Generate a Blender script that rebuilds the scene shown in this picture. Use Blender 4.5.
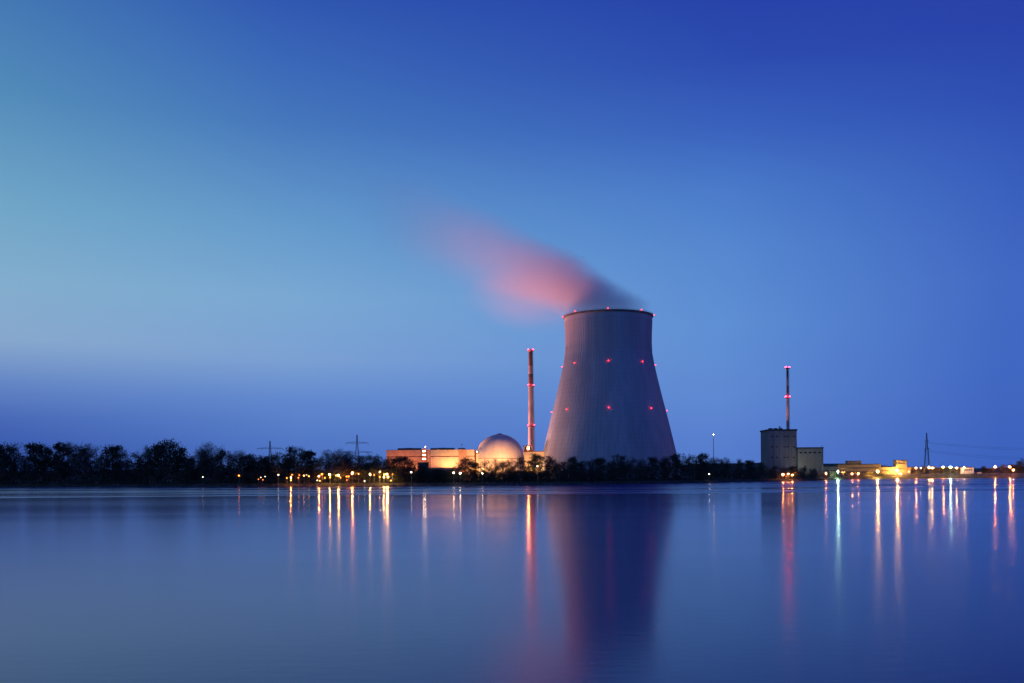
import bpy, math, random
from mathutils import Vector, Matrix

for o in list(bpy.data.objects):
    bpy.data.objects.remove(o)
S = bpy.context.scene
COL = S.collection
R = math.radians

# ------------------------------------------------------------------ camera
F = 1000.0            # focal length in photo pixels
HX, HY = 512.0, 476.0  # principal point column, horizon row
ROLL = 0.0072
CAMZ = 5.5
cam_d = bpy.data.cameras.new("camera")
cam = bpy.data.objects.new("camera", cam_d)
COL.objects.link(cam)
cam_d.sensor_width = 36
cam_d.lens = 36 * F / 1024
cam_d.shift_y = (HY - 341.5) / 1024
cam_d.clip_start = 0.5
cam_d.clip_end = 40000
cam.location = (0, 0, CAMZ)
cam.matrix_world = Matrix.Translation((0, 0, CAMZ)) @ Matrix.Rotation(R(90), 4, 'X') @ Matrix.Rotation(-ROLL, 4, 'Z')
S.camera = cam

# ------------------------------------------------------------------ render / exposure
S.render.engine = 'CYCLES'
S.view_settings.view_transform = 'Standard'
S.view_settings.look = 'None'
S.view_settings.exposure = 0
S.view_settings.gamma = 1
cy = S.cycles
cy.use_denoising = True
cy.max_bounces = 8
cy.diffuse_bounces = 2
cy.glossy_bounces = 3
cy.transparent_max_bounces = 8
cy.volume_bounces = 2
cy.sample_clamp_indirect = 6
cy.caustics_reflective = False
cy.caustics_refractive = False
cy.volume_max_steps = 128
cy.light_sampling_threshold = 0.0
cy.sample_clamp_direct = 0


def srgb(r, g, b):
    f = lambda c: (c / 255 / 12.92) if c / 255 <= 0.04045 else ((c / 255 + 0.055) / 1.055) ** 2.4
    return (f(r), f(g), f(b), 1)


# ------------------------------------------------------------------ world: dusk sky, the afterglow to the left
W = bpy.data.worlds.new("World")
S.world = W
W.use_nodes = True
nt = W.node_tree
nt.nodes.clear()
out = nt.nodes.new('ShaderNodeOutputWorld')
bg = nt.nodes.new('ShaderNodeBackground')
tc = nt.nodes.new('ShaderNodeTexCoord')
sep = nt.nodes.new('ShaderNodeSeparateXYZ')
nt.links.new(tc.outputs['Generated'], sep.inputs[0])


def ramp(tree, stops, interp='EASE'):
    n = tree.nodes.new('ShaderNodeValToRGB')
    n.color_ramp.interpolation = interp
    el = n.color_ramp.elements
    while len(el) > 1:
        el.remove(el[-1])
    el[0].position = stops[0][0]
    el[0].color = stops[0][1]
    for p, c in stops[1:]:
        e = el.new(p)
        e.color = c
    return n


def el_pos(y):      # row of the photograph -> sine of elevation
    t = (HY - y) / F
    return t / math.sqrt(1 + t * t)


ZEN = [(0.66, srgb(24, 46, 142)), (1.0, srgb(18, 36, 122))]
SKY = []
for rows in ({476: (48, 78, 166), 445: (58, 90, 172), 420: (73, 106, 183), 390: (99, 133, 196), 350: (136, 168, 205), 300: (131, 173, 205), 230: (113, 166, 199), 130: (84, 141, 185), 0: (62, 113, 176)},
             {476: (74, 108, 188), 445: (80, 118, 196), 400: (97, 136, 206), 360: (123, 160, 211), 300: (122, 168, 211), 230: (101, 154, 204), 130: (70, 119, 188), 70: (59, 104, 184), 0: (47, 86, 176)},
             {476: (84, 122, 204), 445: (88, 126, 206), 400: (95, 137, 210), 330: (95, 143, 212), 260: (87, 136, 208), 200: (75, 123, 202), 140: (58, 99, 190), 70: (45, 76, 176), 0: (38, 65, 168)},
             {476: (60, 96, 186), 445: (62, 99, 190), 380: (65, 104, 194), 300: (66, 105, 195), 220: (57, 95, 189), 140: (46, 78, 178), 70: (41, 66, 169), 0: (40, 64, 165)}):
    SKY.append([(el_pos(y), srgb(*c)) for y, c in rows.items()] + ZEN)
ramps = [ramp(nt, s_, 'LINEAR') for s_ in SKY]
for r_ in ramps:
    nt.links.new(sep.outputs['Z'], r_.inputs[0])


def maprange(tree, src, a, b, c=0, d=1, kind='SMOOTHSTEP'):
    n = tree.nodes.new('ShaderNodeMapRange')
    n.interpolation_type = kind
    n.inputs['From Min'].default_value = a
    n.inputs['From Max'].default_value = b
    n.inputs['To Min'].default_value = c
    n.inputs['To Max'].default_value = d
    tree.links.new(src, n.inputs['Value'])
    return n.outputs['Result']


def mixcol(tree, fac, a, b, mode='MIX'):
    n = tree.nodes.new('ShaderNodeMix')
    n.data_type = 'RGBA'
    n.blend_type = mode
    for sock, v in ((n.inputs['Factor'], fac), (n.inputs['A'], None), (n.inputs['B'], None)):
        pass
    for key, v in ((0, fac), (6, a), (7, b)):
        if hasattr(v, 'is_linked') or hasattr(v, 'links'):
            tree.links.new(v, n.inputs[key])
        else:
            n.inputs[key].default_value = v
    return n.outputs[2]


c2 = mixcol(nt, maprange(nt, sep.outputs['X'], -0.456, -0.207, 0, 1, 'LINEAR'), ramps[0].outputs[0], ramps[1].outputs[0])
c2 = mixcol(nt, maprange(nt, sep.outputs['X'], -0.207, 0.204, 0, 1, 'LINEAR'), c2, ramps[2].outputs[0])
c2 = mixcol(nt, maprange(nt, sep.outputs['X'], 0.204, 0.44, 0, 1, 'LINEAR'), c2, ramps[3].outputs[0])
nt.links.new(c2, bg.inputs['Color'])
bg.inputs['Strength'].default_value = 1.0
nt.links.new(bg.outputs[0], out.inputs[0])


# ------------------------------------------------------------------ helpers
def at(px, py, D):
    """pixel of the photograph at distance D -> world x, z"""
    dx, dy = px - HX, py - HY
    return ((dx - dy * ROLL) * D / F, CAMZ - (dy + dx * ROLL) * D / F)


def wx(px, D):
    return (px - HX) * D / F


class MB:
    def __init__(self):
        self.v, self.f = [], []

    def box(self, x0, x1, y0, y1, z0, z1):
        b = len(self.v)
        self.v += [(x0, y0, z0), (x1, y0, z0), (x1, y1, z0), (x0, y1, z0), (x0, y0, z1), (x1, y0, z1), (x1, y1, z1), (x0, y1, z1)]
        self.f += [tuple(b + i for i in q) for q in ((0, 3, 2, 1), (4, 5, 6, 7), (0, 1, 5, 4), (1, 2, 6, 5), (2, 3, 7, 6), (3, 0, 4, 7))]
        return self

    def tube(self, pts, rad, n=6, cap=True):
        pts = [Vector(p) for p in pts]
        b = len(self.v)
        for i, p in enumerate(pts):
            d = (pts[min(i + 1, len(pts) - 1)] - pts[max(i - 1, 0)]).normalized()
            u = d.orthogonal().normalized() if abs(d.z) < 0.99 else Vector((1, 0, 0))
            u = (u - d * u.dot(d)).normalized()
            w = d.cross(u)
            for k in range(n):
                a = 2 * math.pi * k / n
                self.v.append(tuple(p + (u * math.cos(a) + w * math.sin(a)) * rad[i]))
        for i in range(len(pts) - 1):
            for k in range(n):
                k2 = (k + 1) % n
                self.f.append((b + i * n + k, b + i * n + k2, b + (i + 1) * n + k2, b + (i + 1) * n + k))
        if cap:
            self.f.append(tuple(b + k for k in reversed(range(n))))
            self.f.append(tuple(b + (len(pts) - 1) * n + k for k in range(n)))
        return self

    def lathe(self, prof, n=32, c=(0, 0), mod=None):
        b = len(self.v)
        for (r, z) in prof:
            for k in range(n):
                a = 2 * math.pi * k / n
                rr_ = r + (mod(k) if mod else 0)
                self.v.append((c[0] + rr_ * math.cos(a), c[1] + rr_ * math.sin(a), z))
        for i in range(len(prof) - 1):
            for k in range(n):
                k2 = (k + 1) % n
                self.f.append((b + i * n + k, b + i * n + k2, b + (i + 1) * n + k2, b + (i + 1) * n + k))
        return self

    def disc(self, r, z, n=24, c=(0, 0)):
        b = len(self.v)
        for k in range(n):
            a = 2 * math.pi * k / n
            self.v.append((c[0] + r * math.cos(a), c[1] + r * math.sin(a), z))
        self.f.append(tuple(range(b, b + n)))
        return self

    def ball(self, c, r, n=8, m=5, sz=1.0):
        b = len(self.v)
        self.v.append((c[0], c[1], c[2] - r * sz))
        for i in range(1, m):
            t = -math.pi / 2 + math.pi * i / m
            for k in range(n):
                a = 2 * math.pi * k / n
                self.v.append((c[0] + r * math.cos(t) * math.cos(a), c[1] + r * math.cos(t) * math.sin(a), c[2] + r * sz * math.sin(t)))
        self.v.append((c[0], c[1], c[2] + r * sz))
        e = len(self.v) - 1
        for k in range(n):
            k2 = (k + 1) % n
            self.f.append((b, b + 1 + k2, b + 1 + k))
            for i in range(m - 2):
                self.f.append((b + 1 + i * n + k, b + 1 + i * n + k2, b + 1 + (i + 1) * n + k2, b + 1 + (i + 1) * n + k))
            self.f.append((b + 1 + (m - 2) * n + k, b + 1 + (m - 2) * n + k2, e))
        return self

    def leaf(self, rnd, c, s):
        """one small bent leaf-spray face"""
        u = Vector((rnd.gauss(0, 1), rnd.gauss(0, 1), rnd.gauss(0, 1))).normalized()
        w = u.orthogonal().normalized()
        w = Matrix.Rotation(rnd.uniform(0, 6.28), 3, u) @ w
        c = Vector(c)
        b = len(self.v)
        a_, d_ = s * rnd.uniform(.7, 1.3), s * rnd.uniform(.35, .7)
        self.v += [tuple(c - w * a_), tuple(c + u * d_), tuple(c + w * a_), tuple(c - u * d_)]
        self.f.append((b, b + 1, b + 2, b + 3))

    def mesh(self, name, mat, smooth=False):
        me = bpy.data.meshes.new(name)
        me.from_pydata(self.v, [], self.f)
        me.update()
        if mat:
            me.materials.append(mat)
        if smooth:
            for p in me.polygons:
                p.use_smooth = True
        return me

    def build(self, name, mat, parent=None, loc=None, smooth=False):
        o = bpy.data.objects.new(name, self.mesh(name, mat, smooth))
        COL.objects.link(o)
        if parent:
            o.parent = parent
        if loc:
            o.location = loc
        return o


def link(name, me, parent=None, loc=(0, 0, 0)):
    o = bpy.data.objects.new(name, me)
    COL.objects.link(o)
    o.parent = parent
    o.location = loc
    return o


def tag(o, label=None, cat=None, group=None, kind=None):
    for k, v in (('label', label), ('category', cat), ('group', group), ('kind', kind)):
        if v:
            o[k] = v
    return o


def thing(name, label, cat, loc, group=None):
    o = bpy.data.objects.new(name, None)
    COL.objects.link(o)
    o.location = loc
    o.empty_display_size = 2
    return tag(o, label, cat, group)


# ------------------------------------------------------------------ materials
def mat(name, col, rough=0.8, var=0.25, scale=0.3, bump=0.0, metal=0.0, stretch=(1, 1, 1), col2=None, spec=0.3):
    m = bpy.data.materials.new(name)
    m.use_nodes = True
    t = m.node_tree
    p = t.nodes['Principled BSDF']
    p.inputs['Roughness'].default_value = rough
    p.inputs['Metallic'].default_value = metal
    p.inputs['Specular IOR Level'].default_value = spec
    tcn = t.nodes.new('ShaderNodeTexCoord')
    mp = t.nodes.new('ShaderNodeMapping')
    mp.inputs['Scale'].default_value = stretch
    t.links.new(tcn.outputs['Object'], mp.inputs[0])
    n = t.nodes.new('ShaderNodeTexNoise')
    n.inputs['Scale'].default_value = scale
    n.inputs['Detail'].default_value = 6
    t.links.new(mp.outputs[0], n.inputs['Vector'])
    c1_ = tuple(max(0, c * (1 - var)) for c in col) + (1,)
    c2_ = (tuple(col2) + (1,)) if col2 else tuple(min(1, c * (1 + var)) for c in col) + (1,)
    rp = ramp(t, [(0.32, c1_), (0.68, c2_)])
    t.links.new(n.outputs[0], rp.inputs[0])
    t.links.new(rp.outputs[0], p.inputs['Base Color'])
    if bump:
        b = t.nodes.new('ShaderNodeBump')
        b.inputs['Strength'].default_value = bump
        b.inputs['Distance'].default_value = 0.3
        t.links.new(n.outputs[0], b.inputs['Height'])
        t.links.new(b.outputs[0], p.inputs['Normal'])
    return m


def emit(name, col, strength):
    m = bpy.data.materials.new(name)
    m.use_nodes = True
    t = m.node_tree
    t.nodes.clear()
    o = t.nodes.new('ShaderNodeOutputMaterial')
    e = t.nodes.new('ShaderNodeEmission')
    e.inputs[0].default_value = tuple(col) + (1,)
    e.inputs[1].default_value = strength
    t.links.new(e.outputs[0], o.inputs[0])
    return m


M = {}
M['tower'] = mat('tower_concrete', (.4, .42, .48), .9, .08, .06, .15, stretch=(1, 1, .12))
M['rim'] = mat('weathered_rim_concrete', (.17, .15, .14), .9, .25, .3)
M['steel'] = mat('galvanised_steel', (.22, .22, .23), .55, .2, .8, metal=.5)
M['dark'] = mat('dark_roof_metal', (.06, .055, .06), .7, .3, .5)
M['clad'] = mat('beige_cladding', (.55, .43, .36), .65, .1, .15, stretch=(1, 1, .3))
M['clad2'] = mat('terracotta_cladding', (.46, .26, .2), .7, .12, .2, stretch=(1, 1, .3))
M['joint'] = mat('dark_red_joint', (.2, .075, .06), .8, .2, .5)
M['domec'] = mat('dome_concrete', (.62, .55, .53), .6, .07, .12, .05)
M['seam'] = mat('dome_seam', (.3, .26, .26), .8, .2, .5)
M['chim'] = mat('chimney_concrete', (.38, .27, .24), .85, .25, .2, .1, stretch=(1, 1, .3))
M['redpaint'] = mat('faded_red_paint', (.17, .085, .07), .6, .25, .4)
M['oldclad'] = mat('grey_green_cladding', (.24, .25, .2), .75, .15, .15, stretch=(1, 1, .3))
M['oldgrey'] = mat('grey_reactor_cladding', (.24, .23, .235), .75, .13, .12, stretch=(1, 1, .25))
M['ochre'] = mat('ochre_render', (.27, .23, .15), .85, .15, .3)
M['conc'] = mat('stained_concrete', (.34, .31, .25), .9, .3, .4, .2, stretch=(1, 1, .4))
M['bark'] = mat('bark', (.08, .068, .06), .95, .35, 1.2)
M['leafA'] = mat('dark_leaves', (.045, .056, .036), .8, .4, .5)
M['leafB'] = mat('budding_leaves', (.07, .07, .042), .8, .4, .5)
M['leafD'] = mat('lamplight_tinted_leaves', (.15, .135, .07), .8, .35, .5)  # leaf colour lightened to carry the glow of the weir lamps
M['leafC'] = mat('brown_spring_twigs', (.085, .07, .06), .85, .35, .7)
M['grass'] = mat('bank_grass', (.045, .055, .028), .95, .45, .08)
M['hill'] = mat('wooded_hill', (.04, .05, .045), .95, .3, .01)
M['stone'] = mat('bank_stones', (.12, .115, .11), .95, .4, .8)
M['black'] = mat('black_window_glass', (.02, .022, .03), .15, .2, .5, spec=.5)
M['white'] = mat('white_paint', (.75, .75, .72), .5, .05, .5)

SOD = (1.0, .42, .10)
for nm, c, s in (('orange', (1, .27, .05), 1300), ('yellow', (1, .46, .1), 1300), ('white', (1, .8, .6), 200), ('green', (.62, 1, .7), 1300),
                 ('pale', (1, .72, .45), 40), ('orangedim', (1, .22, .03), 11), ('yellowdim', (1, .38, .07), 11), ('whitedim', (1, .8, .6), 8), ('amberdim', (1, .2, .03), 7), ('yellowbig', (1, .5, .1), 5200), ('greenbig', (.6, 1, .68), 4500), ('red', (1, .016, .035), 60), ('dimred', (1, .02, .03), 15), ('amber', (1, .24, .05), 300)):
    M['e_' + nm] = emit(nm + '_lamp_glow', c, s)

# tower shell: add rings of construction lifts and dark streaks to the noise
t = M['tower'].node_tree
p = t.nodes['Principled BSDF']
src = p.inputs['Base Color'].links[0].from_socket
tcn = t.nodes.new('ShaderNodeTexCoord')
sx = t.nodes.new('ShaderNodeSeparateXYZ')
t.links.new(tcn.outputs['Object'], sx.inputs[0])
wv = t.nodes.new('ShaderNodeMath'); wv.operation = 'PINGPONG'; wv.inputs[1].default_value = 2.1
t.links.new(sx.outputs['Z'], wv.inputs[0])
lift = maprange(t, wv.outputs[0], 0.0, 0.45, .88, 1.0)
n2 = t.nodes.new('ShaderNodeTexNoise'); n2.inputs['Scale'].default_value = .16; n2.inputs['Detail'].default_value = 8
mp2 = t.nodes.new('ShaderNodeMapping'); mp2.inputs['Scale'].default_value = (1.6, 1.6, .03)
t.links.new(tcn.outputs['Object'], mp2.inputs[0]); t.links.new(mp2.outputs[0], n2.inputs['Vector'])
streak = maprange(t, n2.outputs[0], .35, .65, .92, 1.04)
mul = t.nodes.new('ShaderNodeMath'); mul.operation = 'MULTIPLY'
t.links.new(lift, mul.inputs[0]); t.links.new(streak, mul.inputs[1])
cmb = t.nodes.new('ShaderNodeCombineXYZ')
for i in range(3):
    t.links.new(mul.outputs[0], cmb.inputs[i])
t.links.new(mixcol(t, 1.0, src, cmb.outputs[0], 'MULTIPLY'), p.inputs['Base Color'])

# water
wm = bpy.data.materials.new('lake_water')
wm.use_nodes = True
t = wm.node_tree
p = t.nodes['Principled BSDF']
p.inputs['Base Color'].default_value = (.004, .016, .23, 1)
p.inputs['IOR'].default_value = 1.3
p.inputs['Specular IOR Level'].default_value = .25
p.inputs['Specular Tint'].default_value = (.86, .92, 1, 1)
tcn = t.nodes.new('ShaderNodeTexCoord')
mp = t.nodes.new('ShaderNodeMapping'); mp.inputs['Scale'].default_value = (.0035, .03, 1)
t.links.new(tcn.outputs['Object'], mp.inputs[0])
n = t.nodes.new('ShaderNodeTexNoise'); n.inputs['Scale'].default_value = 1; n.inputs['Detail'].default_value = 3
t.links.new(mp.outputs[0], n.inputs['Vector'])
sy = t.nodes.new('ShaderNodeSeparateXYZ')
t.links.new(tcn.outputs['Object'], sy.inputs[0])
near = maprange(t, sy.outputs['Y'], 270, 330)
fore = maprange(t, sy.outputs['Y'], 50, 170, .145, .108)
band = maprange(t, n.outputs[0], .4, .6, .1, .3)
mxr = t.nodes.new('ShaderNodeMix')
patch = maprange(t, n.outputs[0], .35, .65, -.009, .009)
add_ = t.nodes.new('ShaderNodeMath')
t.links.new(fore, add_.inputs[0])
t.links.new(patch, add_.inputs[1])
t.links.new(add_.outputs[0], mxr.inputs[2])
t.links.new(near, mxr.inputs[0])
t.links.new(band, mxr.inputs[3])
t.links.new(mxr.outputs[0], p.inputs['Roughness'])
mp = t.nodes.new('ShaderNodeMapping'); mp.inputs['Scale'].default_value = (.8, 1.6, 1)
t.links.new(tcn.outputs['Object'], mp.inputs[0])
n = t.nodes.new('ShaderNodeTexNoise'); n.inputs['Scale'].default_value = 1; n.inputs['Detail'].default_value = 4
t.links.new(mp.outputs[0], n.inputs['Vector'])
b = t.nodes.new('ShaderNodeBump'); b.inputs['Strength'].default_value = .1; b.inputs['Distance'].default_value = .05
t.links.new(n.outputs[0], b.inputs['Height'])
t.links.new(b.outputs[0], p.inputs['Normal'])
M['water'] = wm

# ------------------------------------------------------------------ setting: lake, ground, hills
SHORE = [(-900, 800), (-300, 800), (0, 740), (120, 690), (240, 640), (450, 600), (560, 585), (640, 620), (720, 700), (770, 760),
         (815, 820), (850, 960), (890, 1060), (1024, 1075), (1500, 1075), (2300, 1000)]


def shore(px):
    for (a, da), (b_, db) in zip(SHORE, SHORE[1:]):
        if px <= b_:
            f = (px - a) / (b_ - a)
            f = max(0, f)
            return da + (db - da) * f
    return SHORE[-1][1]


g = MB()
g.box(-4000, 4000, -60, 1500, -4, 0)
tag(g.build('water', M['water']), 'calm blue lake reflecting the lamps and the tower', None, None, 'structure')

rnd = random.Random(5)
g = MB()
cols = list(range(-900, 2301, 8))
offs = [(-6, -1.5), (0, -.05), (3, .9), (8, 1.7), (40, 2.0), (150, 2.0), (500, 2.0), (2500, 2.0), (20000, 2.0)]
for px in cols:
    d0 = shore(px) + rnd.uniform(-2.5, 2.5)
    for j, (dd, z) in enumerate(offs):
        D = d0 + dd
        g.v.append((wx(px, D), D, z + (rnd.uniform(-.25, .25) if 1 < j < 5 else 0)))
n_ = len(offs)
for i in range(len(cols) - 1):
    for j in range(n_ - 1):
        g.f.append((i * n_ + j, (i + 1) * n_ + j, (i + 1) * n_ + j + 1, i * n_ + j + 1))
tag(g.build('ground', M['grass']), 'dark grassy far bank and plain behind the lake', None, None, 'structure')

g = MB()   # the bank the camera stands on
prof = [(-3000, 2), (-60, 2), (-14, 3.7), (5, 3.7), (15, .2), (22, -2.2)]
xs = [-3000, -300, -100, -30, 0, 30, 100, 300, 3000]
for x in xs:
    for (y, z) in prof:
        g.v.append((x, y, z))
for i in range(len(xs) - 1):
    for j in range(len(prof) - 1):
        g.f.append((i * 6 + j, (i + 1) * 6 + j, (i + 1) * 6 + j + 1, i * 6 + j + 1))
tag(g.build('near_bank', M['grass']), 'grass bank in front of the lake', None, None, 'structure')

g = MB()   # low wooded hills far behind
cols = list(range(-1200, 2301, 6))
ph = [rnd.uniform(0, 6.28) for _ in range(6)]
for px in cols:
    D = 5000
    h = 50 + 9 * math.sin(px / 130 + ph[0]) + 6 * math.sin(px / 47 + ph[1]) + 2.4 * math.sin(px / 13 + ph[2]) + rnd.uniform(-1.5, 1.5)
    if px > 850:
        h -= 14 * min(1, (px - 850) / 80)
    for (dd, z) in ((-700, 1.0), (-300, h * .6), (0, h), (900, h * .8), (2500, 0)):
        g.v.append((wx(px, D + dd), D + dd, z))
for i in range(len(cols) - 1):
    for j in range(4):
        g.f.append((i * 5 + j, (i + 1) * 5 + j, (i + 1) * 5 + j + 1, i * 5 + j + 1))
tag(g.build('hills', M['hill']), 'low wooded hills on the horizon', None, None, 'structure')

# stones along the water's edge
g = MB()
for i in range(3200):
    px = rnd.uniform(-20, 1050)
    D = shore(px) + rnd.uniform(-2, 6)
    s = rnd.uniform(.25, .7)
    x = wx(px, D)
    b = len(g.v)
    z = max(0, (D - shore(px)) * .28)
    g.v += [(x - s, D, z - .3), (x, D - s * .8, z - .3), (x + s * .9, D, z - .3), (x, D + s * .8, z - .3), (x + s * rnd.uniform(-.3, .3), D, z + s * .9)]
    g.f += [(b, b + 1, b + 4), (b + 1, b + 2, b + 4), (b + 2, b + 3, b + 4), (b + 3, b, b + 4)]
tag(g.build('bank_stones', M['stone']), 'loose stones along the waterline of the far bank', None, None, 'stuff')

# ------------------------------------------------------------------ cooling tower
TD = 1000
tx, _ = at(609.3, 476, TD)
GZ = 2.0
tow = thing('cooling_tower', 'huge pale concrete cooling tower with red lamps and steam rising from its rim', 'cooling tower', (tx, TD, GZ))
prof_px = [(317.5, 43.9), (324, 43.6), (334, 43.0), (348, 42.8), (356, 43.2), (366, 45.2), (376, 47.4), (388, 50.2), (402, 53.6), (416, 57.2),
           (431, 60.8), (446, 64.3), (460, 67.6), (472, 70.3), (480.5, 72.2)]


def prof_at(y):
    for (a, ra), (b_, rb) in zip(prof_px, prof_px[1:]):
        if y <= b_:
            return ra + (rb - ra) * (y - a) / (b_ - a)
    return prof_px[-1][1]


def tz(y):     # effective row -> local z
    return CAMZ - (y - HY) * TD / F - GZ


TOPY = 317.5
smooth_prof = []
N = 60
for i in range(N + 1):
    y = TOPY + (479.5 - TOPY) * i / N
    r = sum(prof_at(min(479.5, max(TOPY, y + k))) * w_ for k, w_ in ((-6, 1), (-3, 2), (0, 3), (3, 2), (6, 1))) / 9
    smooth_prof.append((r, tz(y)))
NR = 96
g = MB()
seg = NR * 4
g.lathe(list(reversed(smooth_prof)), seg)
top_r, top_z = smooth_prof[0]
inner = [(r - 1.2, z) for r, z in smooth_prof]
b = len(g.v)
g.lathe([(top_r - .0, top_z), (top_r - 1.2, top_z)] + inner[1:], seg)
g.build('shell', M['tower'], tow, smooth=True)
g = MB()   # upright wind ribs, too fine to pick apart singly
for k in range(NR):
    a = 2 * math.pi * (k + .5) / NR
    ca, sa = math.cos(a), math.sin(a)
    b = len(g.v)
    sp = smooth_prof[2::4] + [smooth_prof[-1]]
    for r, z in sp:
        for dw, dr in ((-.4, -.1), (-.28, .2), (.28, .16), (.4, -.1)):
            g.v.append(((r + dr) * ca - dw * sa, (r + dr) * sa + dw * ca, z))
    for i in range(len(sp) - 1):
        for q in range(3):
            g.f.append((b + i * 4 + q, b + i * 4 + q + 1, b + (i + 1) * 4 + q + 1, b + (i + 1) * 4 + q))
    g.f.append((b, b + 1, b + 2, b + 3))
o = g.build('wind_ribs', M['tower'], tow)
o['kind'] = 'stuff'
g = MB()
g.lathe([(top_r + .1, top_z - 1.6), (top_r + .9, top_z - 1.2), (top_r + .9, top_z + .4), (top_r - 1.5, top_z + .4), (top_r - 1.5, top_z - 2)], 128)
g.build('rim', M['rim'], tow)
g = MB()
for zz in (1.0, 1.6):
    g.lathe([(top_r + .9, top_z + zz - .06), (top_r + 1.02, top_z + zz), (top_r + .9, top_z + zz + .06), (top_r + .8, top_z + zz), (top_r + .9, top_z + zz - .06)], 96)
for k in range(64):
    a = 2 * math.pi * k / 64
    g.tube([((top_r + .9) * math.cos(a), (top_r + .9) * math.sin(a), top_z + .4), ((top_r + .9) * math.cos(a), (top_r + .9) * math.sin(a), top_z + 1.65)], [.06, .06], 4)
g.build('railing', M['steel'], tow)
# obstruction lights: three rings of eight, one facing the camera
housing = MB().box(-.5, .5, -.45, .45, -.5, .1).mesh('lamp_housing', M['steel'])
bulbs = {c: MB().ball((0, 0, .55), .62, 8, 6).mesh('bulb', M['e_' + c]) for c in ('red', 'dimred')}


def red_light(parent, loc, r=1.0, c='red'):
    h_ = link('obstruction_light', housing, parent, loc)
    b_ = link('bulb', bulbs[c], h_, (0, 0, 0))
    h_.scale = (r, r, r)
    return h_


for (y, up) in ((TOPY, 1.0), (367, 0), (412.5, 0)):
    r = (top_r + 1.6) if up else prof_at(y) + 1.1
    for k in range(8):
        a = -math.pi / 2 - .098 + k * math.pi / 4
        red_light(tow, (r * math.cos(a), r * math.sin(a), tz(y) + up * .6), .75, 'dimred')

# ------------------------------------------------------------------ reactor dome
DD = 960
dx_, dz_ = at(499.8, 458.6, DD)
RD = 24.3 * DD / F
dome = thing('reactor_dome', 'pale domed reactor building glowing pink and orange beside the tall chimney', 'reactor', (dx_, DD, GZ))
zc = dz_ - GZ
g = MB()
g.lathe([(RD, 0), (RD, zc * .5), (RD, zc)], 96)
g.build('drum_wall', M['domec'], dome, smooth=True)
g = MB()
g.lathe([(RD * math.cos(R(a)), zc + RD * math.sin(R(a))) for a in range(0, 90, 3)] + [(.01, zc + RD)], 96)
g.build('dome_shell', M['domec'], dome, smooth=True)
for k in range(16):
    a = 2 * math.pi * k / 16 + .12
    pts = [((RD + .02) * math.cos(R(e)) * math.cos(a), (RD + .02) * math.cos(R(e)) * math.sin(a), zc + (RD + .02) * math.sin(R(e))) for e in range(0, 86, 5)]
    MB().tube(pts, [.09] * len(pts), 4).build('seam', M['seam'], dome)
MB().lathe([(RD + .05, zc - .5), (RD + .35, zc - .5), (RD + .35, zc + .1), (RD + .02, zc + .2)], 96).build('spring_ring', M['seam'], dome)
g = MB()
g.lathe([(2.4, zc + RD - .4), (2.4, zc + RD + .5), (1.6, zc + RD + .7), (.01, zc + RD + .8)], 20)
g.build('crown_cap', M['dark'], dome)

# ------------------------------------------------------------------ chimneys


def chimney(D, px, ytop, ybase, wt, wb, gal, label, m, lights=4, bands=()):
    x, zt = at(px, ytop, D)
    zb = GZ if ybase is None else at(px, ybase, D)[1]
    o = thing('chimney', label, 'chimney', (x, D, zb), 'exhaust chimneys of the plant')
    H = zt - zb
    rt, rb = wt / 2 * D / F, wb / 2 * D / F
    rad = lambda z: rb + (rt - rb) * z / H
    g = MB()
    zs = [H * i / 16 for i in range(17)]
    g.lathe([(rad(z), z) for z in zs] + [(rt * .8, H), (rt * .75, H - 3)], 24)
    g.build('shaft', m, o, smooth=True)
    for (ya, yb) in bands:
        za, zb_ = at(px, yb, D)[1] - zb, at(px, ya, D)[1] - zb
        MB().lathe([(rad(za) + .015, za), (rad(za) + .03, za + .05), (rad(zb_) + .03, zb_ - .05), (rad(zb_) + .015, zb_)], 24).build('painted_band', M['redpaint'], o, smooth=True)
    for y in gal:
        z = at(px, y, D)[1] - zb - .3
        r = rad(z)
        gl = MB().lathe([(r, z - .9), (r + 1.1, z - .15), (r + 1.1, z + .15), (r - .1, z + .15)], 24).build('gallery', M['redpaint'], o)
        g = MB()
        g.lathe([(r + 1.0, z + 1.1), (r + 1.06, z + 1.16), (r + 1.0, z + 1.22), (r + .94, z + 1.16), (r + 1.0, z + 1.1)], 20)
        for k in range(12):
            a = 2 * math.pi * k / 12
            g.tube([((r + 1) * math.cos(a), (r + 1) * math.sin(a), z), ((r + 1) * math.cos(a), (r + 1) * math.sin(a), z + 1.2)], [.05, .05], 4)
        g.build('railing', M['steel'], gl)
        for k in range(lights):
            a = -math.pi / 2 + .78 + 2 * math.pi * k / lights
            red_light(o, ((r + 1.2) * math.cos(a), (r + 1.2) * math.sin(a), z + .7), .75)
    g = MB()   # caged ladder on the right flank
    for s in (-.35, .35):
        g.tube([(rad(0) + .5, s, 0), (rt + .5, s, H)], [.07, .07], 4)
    for i in range(int(H / 1.6)):
        z = i * 1.6 + .8
        g.tube([(rad(z) + .1, 0, z), (rad(z) + .8, 0, z)], [.1, .1], 4)
    g.build('ladder', M['dark'], o)
    return o


CD = 1010
c1_ = chimney(CD, 530.6, 349.5, None, 4.0, 7.0, (350.5, 386, 426), 'tall tapering chimney with three rings of red lamps between dome and cooling tower', M['chim'], 4,
              ((352, 366), (374, 384)))

# ------------------------------------------------------------------ turbine hall
HD = 950
hx0, ztop = at(386.3, 449.9, HD)
hall = thing('turbine_hall', 'long orange lit turbine hall with flat roof left of the reactor dome', 'industrial hall', (0, HD, 0))


def zz_(y, px=430, D=HD):
    return at(px, y, D)[1]


def xx_(px, y=455, D=HD):
    return at(px, y, D)[0]


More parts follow.
